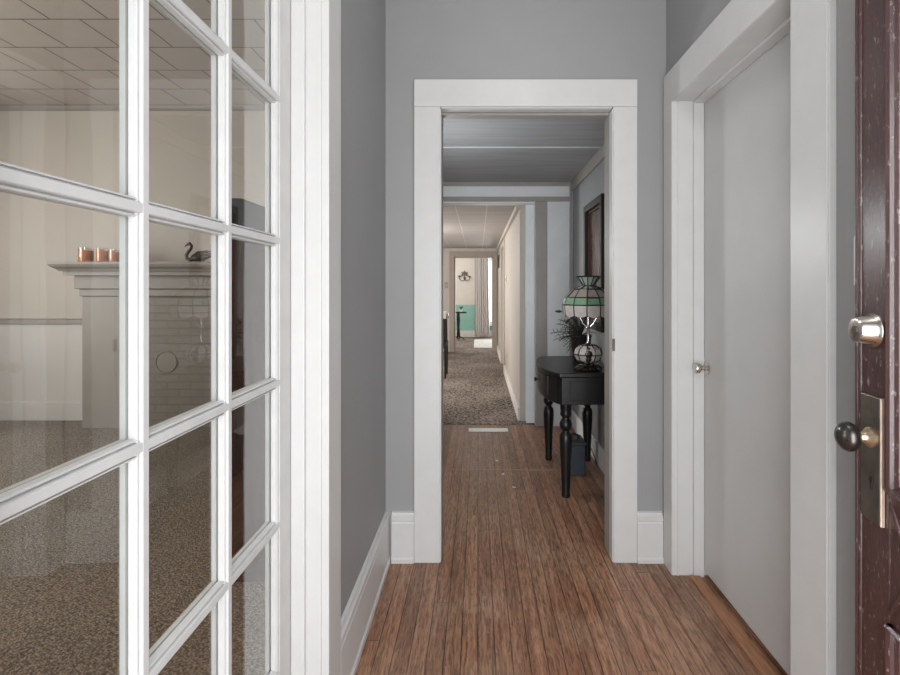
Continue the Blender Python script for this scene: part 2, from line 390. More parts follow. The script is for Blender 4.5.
# ------------------------------------------------------------------ walls
w = MB()   # hall / living divider with the glazed door opening
FY0, FY1, FZ = 0.395, 1.335, 2.205
w.box(-0.52, XL, 0.06, FY0, 0, H).box(-0.52, XL, FY1, 2.39, 0, H).box(-0.52, XL, FY0, FY1, FZ, H)
struct('wall_left', w, [M['hall_gray']], 'gray hall wall beside the glazed door', 'wall')
struct('wall_divider', MB().box(-0.533, -0.5205, FY1, 4.7, 0, H).box(-0.533, -0.5205, -0.1, FY0, 0, H).box(-0.533, -0.5205, FY0, FY1, FZ, H), M['living_wall'], 'beige face of the dividing wall in the carpeted room', 'wall')
w = MB()
w.box(XR, 1.0, 0.06, 1.338, 0, H).box(XR, 1.0, 2.155, 2.39, 0, H).box(XR, 1.0, 1.338, 2.155, 2.045, H)
struct('wall_right', w, M['hall_gray'], 'gray hall wall beside the open front door', 'wall')
w = MB()
w.box(XL, -0.18, YB, 2.39, 0, H).box(0.62, XR, YB, 2.39, 0, H).box(-0.18, 0.62, YB, 2.39, 2.06, H)
struct('wall_back', w, M['hall_gray'], 'gray end wall of the hall around the cased doorway', 'wall')
w = MB()   # front wall with the entrance
w.box(-5.2, -0.30, -0.10, 0.06, 0, H).box(0.70, 1.6, -0.10, 0.06, 0, H).box(-0.30, 0.70, -0.10, 0.06, 2.40, H)
struct('wall_front', w, M['hall_gray'], 'front wall around the entrance door', 'wall')
# closet behind the flat door
struct('wall_closet', MB().box(1.55, 1.62, 1.2, 2.3, 0, H).box(1.0, 1.62, 1.14, 1.2, 0, H).box(1.0, 1.62, 2.3, 2.36, 0, H).box(1.0, 1.62, 1.14, 2.36, 2.2, 2.26), M['hall_gray'], 'closet walls behind the flat white door', 'wall')
# living room shell
WY0, WY1 = 0.9, 3.6
w = MB()
w.box(-5.2, -5.06, -0.1, 1.0, 0, H).box(-5.2, -5.06, 2.0, 2.7, 0, H).box(-5.2, -5.06, 3.7, 4.85, 0, H)
w.box(-5.2, -5.06, 1.0, 2.0, 0, 0.7).box(-5.2, -5.06, 1.0, 2.0, 2.3, H).box(-5.2, -5.06, 2.7, 3.7, 0, 0.7).box(-5.2, -5.06, 2.7, 3.7, 2.3, H)
struct('wall_living_left', w, M['living_wall'], 'beige window wall of the carpeted room', 'wall')
w = MB()
w.box(-5.06, -0.5335, 4.71, 4.74, 0.92, H, 0).box(-5.06, -0.5335, 4.71, 4.74, 0, 0.92, 1).box(-5.06, -0.5335, 4.74, 4.85, 0, H, 0)
struct('wall_living_back', w, [M['living_wall'], M['living_dado']], 'beige wall behind the fireplace with a paler dado', 'wall')
struct('trim_chair_rail', MB().box(-5.06, -3.50, 4.685, 4.7095, 0.905, 0.945).box(-5.06, -3.50, 4.695, 4.7095, 0.945, 0.957), M['mantel'], 'taupe chair rail beside the fireplace', 'chair rail', bevel=0.004)
struct('baseboard_living', MB().box(-5.06, -3.53, 4.685, 4.7095, 0, 0.150).box(-5.06, -3.53, 4.692, 4.7095, 0.150, 0.172), M['living_dado'], 'pale baseboard beside the fireplace', 'baseboard', bevel=0.004)
struct('trim_cornice', MB().prism([(4.7095, 2.9495), (4.675, 2.9495), (4.68, 2.93), (4.698, 2.915), (4.7095, 2.91)], -5.06, -0.534, lambda a, b, d: (d, a, b)), M['mantel'], 'cornice where the tiled ceiling meets the beige wall', 'cornice')

# passage
struct('wall_passage_left', MB().box(-0.52, XL, 2.3905, 4.85, 0, HP + 0.1), M['pass_wall'], 'passage wall opposite the black table', 'wall')
struct('wall_passage_right', MB().box(XR, 1.0, 2.38, 4.64, 0, HP + 0.1), M['pass_wall'], 'blue gray passage wall behind the black table', 'wall')
w = MB()
w.box(0.515, XR, YP, 4.64, 0, HP + 0.1).box(XL, 0.515, YP, 4.64, 2.008, HP + 0.1)
struct('wall_passage_end', w, M['pass_panel'], 'pale blue gray end wall of the passage around the opening', 'wall')
w = MB()
w.box(0.513, 0.622, YP - 0.012, YP - 0.0005, 0, 2.02)                     # casing
w.box(XL, 0.835, YP - 0.016, YP - 0.0005, 2.02, 2.062)                     # head trim
w.box(XL, 0.835, YP - 0.02, YP - 0.0005, 2.158, HP - 0.0005)               # crown
w.box(0.822, 0.8465, YP - 0.015, YP - 0.0005, 0, 2.158)                    # corner bead
struct('trim_passage_opening', w, M['pass_trim'], 'taupe trim around the opening at the passage end', 'trim', bevel=0.003)
struct('trim_passage_reveal', MB().box(0.44, 0.5145, 4.58, 4.66, 0.005, 2.0079), M['blue_trim'], 'light blue reveal of the opening at the passage end', 'trim', bevel=0.003)
struct('trim_passage_crown', MB().box(XR - 0.022, XR - 0.0005, 2.3805, YP - 0.0205, 2.112, HP - 0.0005), M['pass_trim'], 'taupe crown board above the framed picture', 'trim', bevel=0.003)
struct('trim_ceiling_batten', MB().box(XL, XR - 0.0225, 3.385, 3.397, HP - 0.005, HP - 0.0003), M['pass_panel'], 'pale batten between the gray ceiling sheets', 'trim')
struct('trim_floor_joint', MB().box(XL + 0.002, 0.60, 3.405, 3.412, 0.0003, 0.002), M['pass_trim'], 'thin pale joint line across the passage floor', 'trim')
struct('baseboard_passage', MB().box(XR - 0.016, XR - 0.0005, 2.3805, YP - 0.0205, 0, 0.15), M['pass_panel'], 'pale baseboard behind the black table', 'baseboard', bevel=0.003)

# dining room
w = MB()
w.box(0.39, 0.52, 4.66, 7.35, 0, 2.2).box(0.39, 0.52, 8.25, 9.86, 0, 2.2).box(0.39, 0.52, 7.35, 8.25, 1.88, 2.2)
struct('wall_dining_right', w, M['dine_wall'], 'warm beige wall along the far carpeted room', 'wall')
struct('door_4', MB().box(0.42, 0.455, 7.355, 8.245, 0.008, 1.875), M['dine_wall'], 'beige door set in the far carpeted room wall', 'door')
struct('trim_dining_door', MB().box(0.374, 0.3895, 7.26, 7.35, 0.005, 1.96).box(0.374, 0.3895, 8.25, 8.34, 0.005, 1.96).box(0.374, 0.3895, 7.35, 8.25, 1.88, 1.96), M['dine_wall'], 'beige casing around the door in the far carpeted room', 'trim', bevel=0.003)
struct('baseboard_dining', MB().box(0.372, 0.3895, 4.66, 7.26, 0.005, 0.13).box(0.372, 0.3895, 8.34, 9.79, 0.005, 0.13), M['cream'], 'cream baseboard in the far carpeted room', 'baseboard', bevel=0.003)
struct('trim_dining_crown', MB().box(0.355, 0.3895, 4.66, 9.78, 1.98, 2.0295), M['dine_wall'], 'beige crown strip in the far carpeted room', 'trim', bevel=0.004)
w = MB()
w.box(-2.7, -2.56, 4.852, 6.2, 0, 2.2).box(-2.7, -2.56, 7.8, 13.0, 0, 2.4).box(-2.7, -2.56, 6.2, 7.8, 0, 0.6).box(-2.7, -2.56, 6.2, 7.8, 1.9, 2.2)
struct('wall_dining_left', w, M['dine_wall'], 'window wall of the far carpeted room', 'wall')
w = MB()
w.box(-2.56, -0.5205, 4.851, 4.90, 0, 2.2)
struct('wall_dining_front', w, M['dine_wall'], 'near wall of the far carpeted room', 'wall')
DX0, DX1, DZ = -0.465, 0.297, 1.865
w = MB()
w.box(-2.56, DX0, 9.80, 9.92, 0, 2.4).box(DX1, 2.4, 9.80, 9.92, 0, 2.4).box(DX0, DX1, 9.80, 9.92, DZ, 2.4)
struct('wall_dining_back', w, M['dine_wall'], 'beige wall around the farthest doorway', 'wall')
w = MB()
w.box(DX0 - 0.095, DX0, 9.775, 9.7995, 0.005, DZ + 0.10).box(DX1, 0.372, 9.775, 9.7995, 0.005, DZ + 0.10).box(DX0, DX1, 9.775, 9.7995, DZ, DZ + 0.10)
w.box(DX0, DX0 + 0.02, 9.7995, 9.93, 0.005, DZ).box(DX1 - 0.02, DX1, 9.7995, 9.93, 0.005, DZ).box(DX0, DX1, 9.7995, 9.93, DZ - 0.02, DZ)
struct('trim_far_doorway', w, M['dine_trim'], 'gray brown casing of the farthest doorway', 'trim', bevel=0.003)

# farthest room
w = MB()
PX0, PX1, PZ0, PZ1 = 0.19, 0.95, 0.35, 2.0
for (x0, x1, z0, z1) in ((-2.56, PX0, 0.83, 2.4), (PX1, 2.4, 0.83, 2.4), (PX0, PX1, PZ1, 2.4)):
    w.box(x0, x1, 12.82, 12.95, z0, z1, 0)
for (x0, x1, z0, z1) in ((-2.56, PX0, 0.0, 0.83), (PX1, 2.4, 0.0, 0.83), (PX0, PX1, 0.0, PZ0)):
    w.box(x0, x1, 12.82, 12.95, z0, z1, 1)
struct('wall_parlor_back', w, [M['cream'], M['teal']], 'cream wall with turquoise lower part in the farthest room', 'wall')
struct('baseboard_parlor', MB().box(-2.56, 2.3, 12.80, 12.8195, 0.005, 0.17), M['plate'], 'white baseboard under the turquoise wall', 'baseboard', bevel=0.003)
struct('wall_parlor_right', MB().box(2.3, 2.4, 9.92, 12.82, 0, 2.4), M['cream'], 'side wall of the farthest room', 'wall')
win = thing('window_1', 'bright tall window beside the gray curtain', 'window', (0.57, 12.82, PZ0), kind='structure')
w = MB(); t_ = 0.05
w.box(PX0 - .06, PX1 + .06, 12.79, 12.8195, PZ1, PZ1 + .08).box(PX0 - .06, PX0, 12.79, 12.8195, PZ0 - .06, PZ1).box(PX1, PX1 + .06, 12.79, 12.8195, PZ0 - .06, PZ1).box(PX0, PX1, 12.77, 12.8195, PZ0 - .06, PZ0)
w.build('window_frame', M['plate'], win, bevel=0.003)
MB().box(PX0, PX1, 12.86, 12.90, 1.15, 1.20).box(PX0, PX0 + .04, 12.86, 12.90, PZ0, PZ1).box(PX1 - .04, PX1, 12.86, 12.90, PZ0, PZ1).box(PX0, PX1, 12.86, 12.90, PZ0, PZ0 + .05).box(PX0, PX1, 12.86, 12.90, PZ1 - .05, PZ1).build('sash', M['plate'], win)
MB().box(PX0 + .04, PX1 - .04, 12.878, 12.882, PZ0 + .05, PZ1 - .05).build('pane', M['glass'], win)

# ------------------------------------------------------------------ doorway at the hall end
OX0, OX1, OZ = -0.1665, 0.606, 2.049
ch = thing('trim_1', 'white casing of the doorway at the hall end', 'door casing', (0.215, YB, 0), kind='structure')
cw = 0.122
w = MB().box(OX0 - cw, OX0 - 0.0045, YB - 0.022, YB - 0.0005, 0, OZ + 0.006).box(OX1 + 0.0045, 0.718, YB - 0.022, YB - 0.0005, 0, OZ + 0.006)
w.box(OX0 - cw, 0.718, YB - 0.0235, YB - 0.0005, OZ + 0.0062, 2.178)
w.build('casing', M['white'], ch, bevel=0.003)
w = MB().box(OX0 - 0.0125, OX0, 2.3105, 2.398, 0, OZ).box(OX1, OX1 + 0.0125, 2.3105, 2.398, 0, OZ).box(OX0, OX1, 2.3105, 2.398, OZ + 0.0002, OZ + 0.0105)
w.build('rear_jamb', M['pass_trim'], ch, bevel=0.002)
w = MB().box(OX0 - 0.0125, OX0, YB - 0.014, 2.31, 0, OZ).box(OX1, OX1 + 0.0125, YB - 0.014, 2.31, 0, OZ).box(OX0, OX1, YB - 0.014, 2.31, OZ + 0.0002, OZ + 0.0105)
w.build('jamb', M['white'], ch, bevel=0.002)
w = MB().box(OX0, OX1, 2.31, 2.345, OZ - 0.012, OZ)
w.build('door_stop', M['pass_trim'], ch, bevel=0.002)
for z in (1.79, 0.32):
    h_ = MB().box(OX0 - 0.012, OX0 - 0.001, YB - 0.0265, YB - 0.0225, z - 0.05, z + 0.05).build('hinge', M['white_old'], ch, bevel=0.001)
MB().box(OX1 + 0.0005, OX1 + 0.010, YB - 0.0245, YB - 0.0145, 0.955, 1.01).build('strike_plate', M['old_brass'], ch)

# ------------------------------------------------------------------ baseboards of the hall
def base_profile():
    # (distance out of the wall, height)
    return [(0, 0), (0.026, 0), (0.026, 0.018), (0.020, 0.026), (0.020, 0.178), (0.017, 0.184), (0.020, 0.190), (0.020, 0.205), (0.013, 0.213), (0.010, 0.222), (0, 0.226)]
bp_ = base_profile()
struct('baseboard_left', MB().prism(bp_, 1.4595, YB - 0.0005, lambda a, b, d: (XL + 0.0005 + a, d, b)), M['white'], 'tall white baseboard under the gray hall wall by the glazed door', 'baseboard')
struct('baseboard_back', MB().prism(bp_, XL + 0.03, OX0 - cw - 0.0005, lambda a, b, d: (d, YB - 0.0005 - a, b)).prism(bp_, 0.7185, 0.834, lambda a, b, d: (d, YB - 0.0005 - a, b)), M['white'], 'white baseboard on both sides of the doorway', 'baseboard')

# ------------------------------------------------------------------ glazed door (closed) in the left wall
def bar_profile(hw=0.014):
    h_ = [(hw, 0.017), (hw, 0.0060), (hw * .90, 0.0045), (hw * .80, 0.0045), (hw * .78, 0.0090), (hw * .60, 0.0090), (hw * .58, 0.0030), (hw * .50, 0.0006), (hw * .42, 0.0)]
    return [(-a, b) for a, b in h_] + h_[::-1]
XF, XG = -0.495, -0.5125
fd = thing('door_1', 'white fifteen pane glazed door in the hall wall', 'glazed door', (XF - 0.0175, 0.864, 0), kind='structure')
ycol = [0.490, 0.746, 0.999, 1.249]      # bar centres; the first and last are stile edges
zrow = [0.291, 0.645, 1.000, 1.354, 1.708, 2.062]
D0, D1 = 0.400, 1.329
BW = 0.014
def bead_v(mb, y, z0, z1, sgn):           # moulded stile edge, sgn = +1 bead towards +y
    pr = [(0, 0.006), (0.003 * sgn, 0.006), (0.0035 * sgn, 0.001), (0.008 * sgn, 0.002), (0.012 * sgn, 0.006), (0.014 * sgn, 0.008), (0.014 * sgn, 0.017), (0, 0.017)]
    mb.prism(pr, z0, z1, lambda a, b, d: (XF - b, y + a, d))
    mb.prism(pr, z0, z1, lambda a, b, d: (XF - 0.035 + b * 0.75, y + a, d))
for (a, b, inner, s_) in ((D0, ycol[0], ycol[0], 1), (ycol[3], D1, ycol[3], -1)):
    mb = MB().box(XF - 0.035, XF, a, b, 0.012, 2.17); bead_v(mb, inner, zrow[0] - 0.02, zrow[5] + 0.02, s_)
    mb.build('stile', M['white_old'], fd, bevel=0.0015)
def bead_h(mb, z, y0, y1, sgn):
    pr = [(0, 0.006), (0.003 * sgn, 0.006), (0.0035 * sgn, 0.001), (0.008 * sgn, 0.002), (0.012 * sgn, 0.006), (0.014 * sgn, 0.008), (0.014 * sgn, 0.017), (0, 0.017)]
    mb.prism(pr, y0, y1, lambda a, b, d: (XF - b, d, z + a))
mb = MB().box(XF - 0.035, XF, ycol[0], ycol[3], 0.012, zrow[0] - 0.014); bead_h(mb, zrow[0] - 0.014, ycol[0], ycol[3], 1); mb.build('rail', M['white_old'], fd)
mb = MB().box(XF - 0.035, XF, ycol[0], ycol[3], zrow[5] + 0.014, 2.17); bead_h(mb, zrow[5] + 0.014, ycol[0], ycol[3], -1); mb.build('rail', M['white_old'], fd)
for y in ycol[1:3]:
    mb = MB()
    mb.prism(bar_profile(), zrow[0] - 0.014, zrow[5] + 0.014, lambda a, b, d: (XF - b, y + a, d))
    mb.prism(bar_profile(0.013), zrow[0] - 0.014, zrow[5] + 0.014, lambda a, b, d: (XF - 0.035 + b * 0.75, y + a, d))
    mb.build('muntin', M['white_old'], fd)
for z in zrow[1:5]:
    mb = MB()
    mb.prism(bar_profile(), ycol[0], ycol[3], lambda a, b, d: (XF - b - 0.0003, d, z + a))
    mb.prism(bar_profile(0.013), ycol[0], ycol[3], lambda a, b, d: (XF - 0.0347 + b * 0.75, d, z + a))
    mb.build('muntin', M['white_old'], fd)
mb = MB()
for i in range(3):
    for k in range(5):
        mb.box(XG - 0.0015, XG + 0.0005, ycol[i] + (0.0 if i == 0 else BW) * 0.5, ycol[i+1] - 0.007, zrow[k] + 0.006, zrow[k+1] - 0.006)
mb.build('glazing', M['glass'], fd)
# its frame
w = MB()
w.box(-0.5335, -0.4185, FY1 - 0.002, FY1 + 0.02, 0, FZ + 0.002).box(-0.5335, -0.4185, FY0 - 0.02, FY0 + 0.002, 0, FZ + 0.002).box(-0.5335, -0.4185, FY0, FY1, FZ - 0.02, FZ + 0.0)
w.box(-0.494, -0.458, FY1 - 0.017, FY1 - 0.0022, 0, FZ - 0.02).box(-0.494, -0.458, FY0 + 0.002, FY0 + 0.014, 0, FZ - 0.02)
w.box(-0.494, -0.458, FY0, FY1, FZ - 0.032, FZ - 0.02)
w.box(XL + 0.0005, -0.399, FY1 + 0.003, FY1 + 0.122, 0, FZ).box(XL + 0.0005, -0.399, FY0 - 0.124, FY0 - 0.003, 0, FZ).box(XL + 0.0005, -0.399, FY0 - 0.124, FY1 + 0.122, FZ + 0.0002, FZ + 0.124)
w.box(-0.546, -0.5336, FY1 + 0.004, FY1 + 0.12, 0, FZ + 0.12).box(-0.546, -0.5336, FY0 - 0.12, FY0 - 0.004, 0, FZ + 0.12).box(-0.546, -0.5336, FY0 - 0.003, FY1 + 0.003, FZ + 0.004, FZ + 0.12)
struct('trim_2', w, M['white'], 'white casing and jamb of the glazed door', 'door casing', bevel=0.0025)

# ------------------------------------------------------------------ closet door in the right wall
cd = thing('door_2', 'flat off white closet door with a small knob', 'door', (0.98, 1.7275, 0), kind='structure')
MB().box(0.970, 0.999, 1.342, 2.1515, 0.026, 2.040).build('panel', M['door_white'], cd, bevel=0.002)
kc = (0.9695, 2.110, 0.900)
kb = MB().lathe([(0.024, 0), (0.024, 0.004), (0.016, 0.007), (0.009, 0.010), (0.009, 0.026), (0.014, 0.030), (0.022, 0.038), (0.0235, 0.046), (0.020, 0.054), (0.010, 0.058)], kc, 20, axis=(-1, 0, 0))
kb.build('knob', M['nickel'], cd, smooth=True)
CF = 0.835
w = MB()
w.box(CF, XR - 0.0005, 2.157, 2.250, 0, 2.045).box(CF, XR - 0.0005, 1.198, 1.336, 0, 2.045).box(CF, XR - 0.0005, 1.198, 2.250, 2.0452, 2.186)
w.box(CF + 0.003, XR - 0.0005, 1.191, 1.1978, 0, 2.186)
w.box(CF + 0.002, 0.999, 2.1545, 2.1568, 0, 2.045).box(CF + 0.002, 0.999, 1.3362, 1.3405, 0, 2.045).box(CF + 0.002, 0.999, 1.3405, 2.1545, 2.0425, 2.0448)
w.box(0.925, 0.9685, 2.140, 2.1543, 0, 2.0423).box(0.925, 0.9685, 1.3407, 1.352, 0, 2.0423).box(0.925, 0.9685, 1.352, 2.140, 2.030, 2.0423)
w.box(0.858, 0.864, 2.151, 2.1543, 0, 2.0423)
struct('trim_3', w, M['white'], 'white casing and jamb of the closet door', 'door casing', bevel=0.0025)
struct('trim_4', MB().box(0.905, 0.950, 1.353, 2.139, 0.0003, 0.009), M['thresh'], 'brown wood threshold under the closet door', 'threshold', bevel=0.002)

# ------------------------------------------------------------------ front door, open against the right wall
LA = math.radians(8)
Lx, Ly, DW = 0.757, 1.0, 0.915
hx, hy = Lx - DW * math.sin(LA), Ly - DW * math.cos(LA)
fr = thing('door_3', 'dark red brown panelled front door standing open', 'front door', (hx, hy, 0), -LA, kind='structure')
# local: y along the leaf from hinge (0) to latch (DW); the outer face is x = 0 looking to -x; thickness to +x
def S(s): return DW - s          # s = distance from the latch edge
TH = 0.045
SW = 0.098
Z0 = 0.012; ZT = 2.12
PAN = [(0.15, 0.63), (0.865, 1.98)]
mb = MB().box(0, TH, S(SW), S(0), Z0, ZT); 
mb.build('stile', M['oxblood'], fr, bevel=0.003, local=True)
mb = MB().box(0, TH, 0, SW, Z0, ZT); mb.build('stile', M['oxblood'], fr, bevel=0.003, local=True)
for (a, b) in ((Z0, PAN[0][0]), (PAN[0][1], PAN[1][0]), (PAN[1][1], ZT)):
    MB().box(0.0005, TH - 0.0005, SW, S(SW), a, b).build('rail', M['oxblood'], fr, local=True, bevel=0.002)
for (a, b) in PAN:
    mb = MB().box(0.014, TH - 0.014, SW - 0.002, S(SW) + 0.002, a - 0.002, b + 0.002)
    mb.box(0.006, 0.014, SW + 0.05, S(SW) - 0.05, a + 0.05, b - 0.05)
    mb.build('panel', M['oxblood'], fr, local=True, bevel=0.003)
    mo = MB(); pr = [(0, 0.014), (0, -0.006), (0.005, -0.010), (0.010, -0.006), (0.012, 0.0), (0.018, 0.004), (0.022, 0.013)]
    y0, y1 = SW, S(SW)
    mo.prism(pr, a, b, lambda p, q, d: (q, y1 - p, d)).prism(pr, a, b, lambda p, q, d: (q, y0 + p, d))
    mo.prism(pr, y0, y1, lambda p, q, d: (q, d, a + p)).prism(pr, y0, y1, lambda p, q, d: (q, d, b - p))
    mo.build('moulding', M['oxblood'], fr, local=True)
# raised diamond work on the lock rail
mo = MB()
for (y0, y1) in ((SW + 0.02, S(SW) - 0.005),):
    for k in range(6):
        ya = y1 - 0.12 * k; yb = ya - 0.11
        ym = (ya + yb) / 2
        for p, q in (((ya, 0.845), (ym, 0.75)), ((ym, 0.75), (yb, 0.845)), ((ya, 0.65), (ym, 0.745)), ((ym, 0.745), (yb, 0.65))):
            if yb > SW: mo.tube([(0.0, p[0], p[1]), (0.0, q[0], q[1])], 0.004, 6)
mo.build('carved_rib', M['oxblood'], fr, local=True)
# double bead along the latch edge
mo = MB()
for s_, r_ in ((0.004, 0.0045), (0.0145, 0.0040)):
    mo.lathe([(r_, Z0 + 0.001), (r_, ZT - 0.001)], (0.0, S(s_), 0), 10)
mo.build('edge_bead', M['oxblood'], fr, smooth=True, local=True)
pl = MB().box(-0.008, -0.0003, S(0.0835), S(0.0265), 0.797, 1.033).build('lock_plate', M['old_brass'], fr, bevel=0.002, local=True)
tag(pl, 'tarnished metal plate')
MB().box(-0.0082, -0.0008, S(0.0875), S(0.0836), 0.797, 1.033).build('plate_edge', M['edge_brass'], fr, local=True, bevel=0.001)
mb = MB().lathe([(0.0, 0), (0.019, 0.0), (0.019, 0.005), (0.014, 0.010), (0.010, 0.014), (0.0085, 0.030)], (-0.008, S(0.061), 0.955), 20, axis=(-1, 0, 0), caps=False)
ro = mb.build('rosette', M['brass'], fr, smooth=True, local=True); tag(ro, 'worn brass rosette')
mb = MB().lathe([(0.0085, 0), (0.010, 0.003), (0.016, 0.006), (0.0235, 0.011), (0.0275, 0.018), (0.0280, 0.024), (0.025, 0.031), (0.018, 0.037), (0.008, 0.0405), (0.001, 0.041)], (-0.027, S(0.061), 0.955), 28, axis=(-1, 0, 0))
kn = mb.build('knob', M['bronze'], fr, smooth=True, local=True, angle=80); tag(kn, 'round dark bronze knob')
mb = MB().lathe([(0.006, 0), (0.006, 0.002)], (-0.0081, S(0.061), 0.875), 12, axis=(-1, 0, 0)).box(-0.0101, -0.0081, S(0.063), S(0.059), 0.858, 0.872)
mb.build('keyhole', M['black'], fr, local=True)
mb = MB().lathe([(0.0335, 0), (0.0335, 0.003), (0.0315, 0.006), (0.0275, 0.010), (0.0235, 0.030), (0.0215, 0.033), (0.019, 0.0335)], (-0.0003, S(0.055), 1.156), 28, axis=(-1, 0, 0))
db = mb.build('deadbolt', M['nickel'], fr, smooth=True, local=True); tag(db, 'shiny nickel deadbolt cylinder')
MB().lathe([(0.008, 0), (0.008, 0.0012)], (-0.0338, S(0.055), 1.156), 16, axis=(-1, 0, 0)).build('keyway', M['old_brass'], db, local=True)
for z in (0.25, 1.05, 1.85):
    MB().lathe([(0.006, z - 0.05), (0.006, z + 0.05)], (0.022, -0.0065, 0), 10).build('hinge', M['old_brass'], fr, local=True)

# switch plate on the wall just past the front door's edge
sw = thing('light_switch', 'white switch plate on the gray wall behind the front door edge', 'light switch', (XR - 0.003, 1.093, 1.298))
MB().box(XR - 0.006, XR - 0.0005, 1.055, 1.131, 1.242, 1.354).build('plate', M['plate'], sw, bevel=0.002)
MB().box(XR - 0.016, XR - 0.006, 1.088, 1.098, 1.288, 1.308).build('toggle', M['plate'], sw, bevel=0.001)

# ------------------------------------------------------------------ fireplace
FX0, FX1, FYF = -3.50, -2.02, 4.44
fp = thing('fireplace', 'taupe painted brick fireplace with a stepped mantel shelf', 'fireplace', ((FX0 + FX1) / 2, 4.57, 0))
MB().box(FX0 + 0.3405, FX1 - 0.3405, FYF, 4.684, 0, 1.1698).build('brick_body', M['brick'], fp, bevel=0.004)
for (a, b) in ((FX0 - 0.008, FX0 + 0.34), (FX1 - 0.34, FX1 + 0.008)):
    MB().box(a, b, FYF - 0.010, 4.684, 0, 1.1698).build('pilaster', M['mantel'], fp, bevel=0.005)
mb = MB()
mb.box(FX0 - 0.02, FX1 + 0.02, FYF - 0.03, 4.684, 1.17, 1.235)
mb.box(FX0 - 0.04, FX1 + 0.04, FYF - 0.06, 4.684, 1.235, 1.352)
mb.build('frieze', M['mantel'], fp, bevel=0.006)
mb = MB()
sx = 0.0
for (dx, yf, z0, z1) in ((0.085, 4.315, 1.352, 1.388),):
    mb.box(FX0 - dx, FX1 + dx, yf, 4.684, z0, z1)
# slab with an ogee front and ends
prof = [(4.684, 1.388), (4.285, 1.388), (4.275, 1.405), (4.245, 1.425), (4.235, 1.445), (4.235, 1.466), (4.684, 1.466)]
n_ = len(prof)
vs = []
for (a, b) in prof: 
    e = (4.285 - a) if a < 4.285 else 0
    vs.append((FX0 - 0.10 - e, a, b))
for (a, b) in prof:
    e = (4.285 - a) if a < 4.285 else 0
    vs.append((FX1 + 0.10 + e, a, b))
mb.add(vs, [tuple(range(n_)), tuple(reversed(range(n_, 2*n_)))] + [(i, n_ + i, n_ + (i+1) % n_, (i+1) % n_) for i in range(n_)])
mb.build('mantel_shelf', M['mantel'], fp)
mb = MB().lathe([(0.001, 0), (0.086, 0.0), (0.088, 0.003), (0.090, 0.006), (0.096, 0.006), (0.099, 0.0)], (-2.77, FYF - 0.0005, 0.585), 32, axis=(0, -1, 0), caps=False)
mb.build('flue_cover', M['mantel'], fp, smooth=True)

# candles on the mantel
def candle(x, r, h, label):
    t = thing('jar_candle', label, 'candle', (x, 4.40, 1.4665), group='amber jar candles on the mantel')
    MB().lathe([(r * .92, 0.0), (r, 0.006), (r, h * 0.92), (r * 0.96, h), (r * .92, h), (r * .93, 0.01)], (x, 4.40, 1.4667), 24, caps=False).build('jar', M['clear'], t, smooth=True)
    MB().lathe([(r * .9, 0.007), (r * .9, h * 0.80), (r * .5, h * .79), (0.001, h * .79)], (x, 4.40, 1.4667), 24).build('wax', M['wax'], t, smooth=True)
    MB().tube([(x, 4.40, 1.4667 + h * .78), (x + .002, 4.40, 1.4667 + h * .90)], 0.002, 6).build('wick', M['black'], t)
candle(-3.448, 0.060, 0.130, 'large amber jar candle nearest the end of the mantel shelf')
candle(-3.305, 0.048, 0.128, 'middle amber jar candle of the three on the mantel')
candle(-3.200, 0.042, 0.118, 'small amber jar candle closest to the swan on the mantel')

# swan
sx, sy, sz = -2.46, 4.40, 1.4665
swan = thing('swan_figurine', 'dark metal swan figurine on the mantel shelf', 'figurine', (sx, sy, sz))
mb = MB()
mb.tube([(sx + .105, sy, sz + .075), (sx + .07, sy, sz + .062), (sx + .03, sy, sz + .050), (sx - .01, sy, sz + .042), (sx - .045, sy, sz + .040), (sx - .065, sy, sz + .045)],
        [0.006, 0.030, 0.046, 0.044, 0.028, 0.010], 14)
mb.tube([(sx - .035, sy, sz + .035), (sx - .072, sy, sz + .022), (sx - .100, sy, sz + .035), (sx - .108, sy, sz + .065), (sx - .090, sy, sz + .095), (sx - .066, sy, sz + .122), (sx - .060, sy, sz + .148), (sx - .078, sy, sz + .166), (sx - .098, sy, sz + .160)],
        [0.022, 0.019, 0.016, 0.015, 0.014, 0.013, 0.012, 0.016, 0.012], 10)
mb.lathe([(0.03, 0), (0.026, 0.012)], (sx + .01, sy, sz + 0.0005), 14)
mb.build('body', M['swan'], swan, smooth=True)
mb = MB()
mb.tube([(sx - .098, sy, sz + .160), (sx - .116, sy, sz + .146), (sx - .122, sy, sz + .138)], [0.008, 0.005, 0.002], 8)
mb.build('beak', M['swan'], swan, smooth=True)
for s_ in (-1, 1):
    mb = MB()
    for k in range(4):
        mb.tube([(sx - .04 + .012*k, sy + s_*.036, sz + .055 - .008*k), (sx + .02 + .012*k, sy + s_*.046, sz + .085 - .012*k), (sx + .10 + .01*k, sy + s_*.03, sz + .105 - .014*k)], [0.006, 0.013, 0.003], 8)
    mb.build('wing', M['swan'], swan, smooth=True)

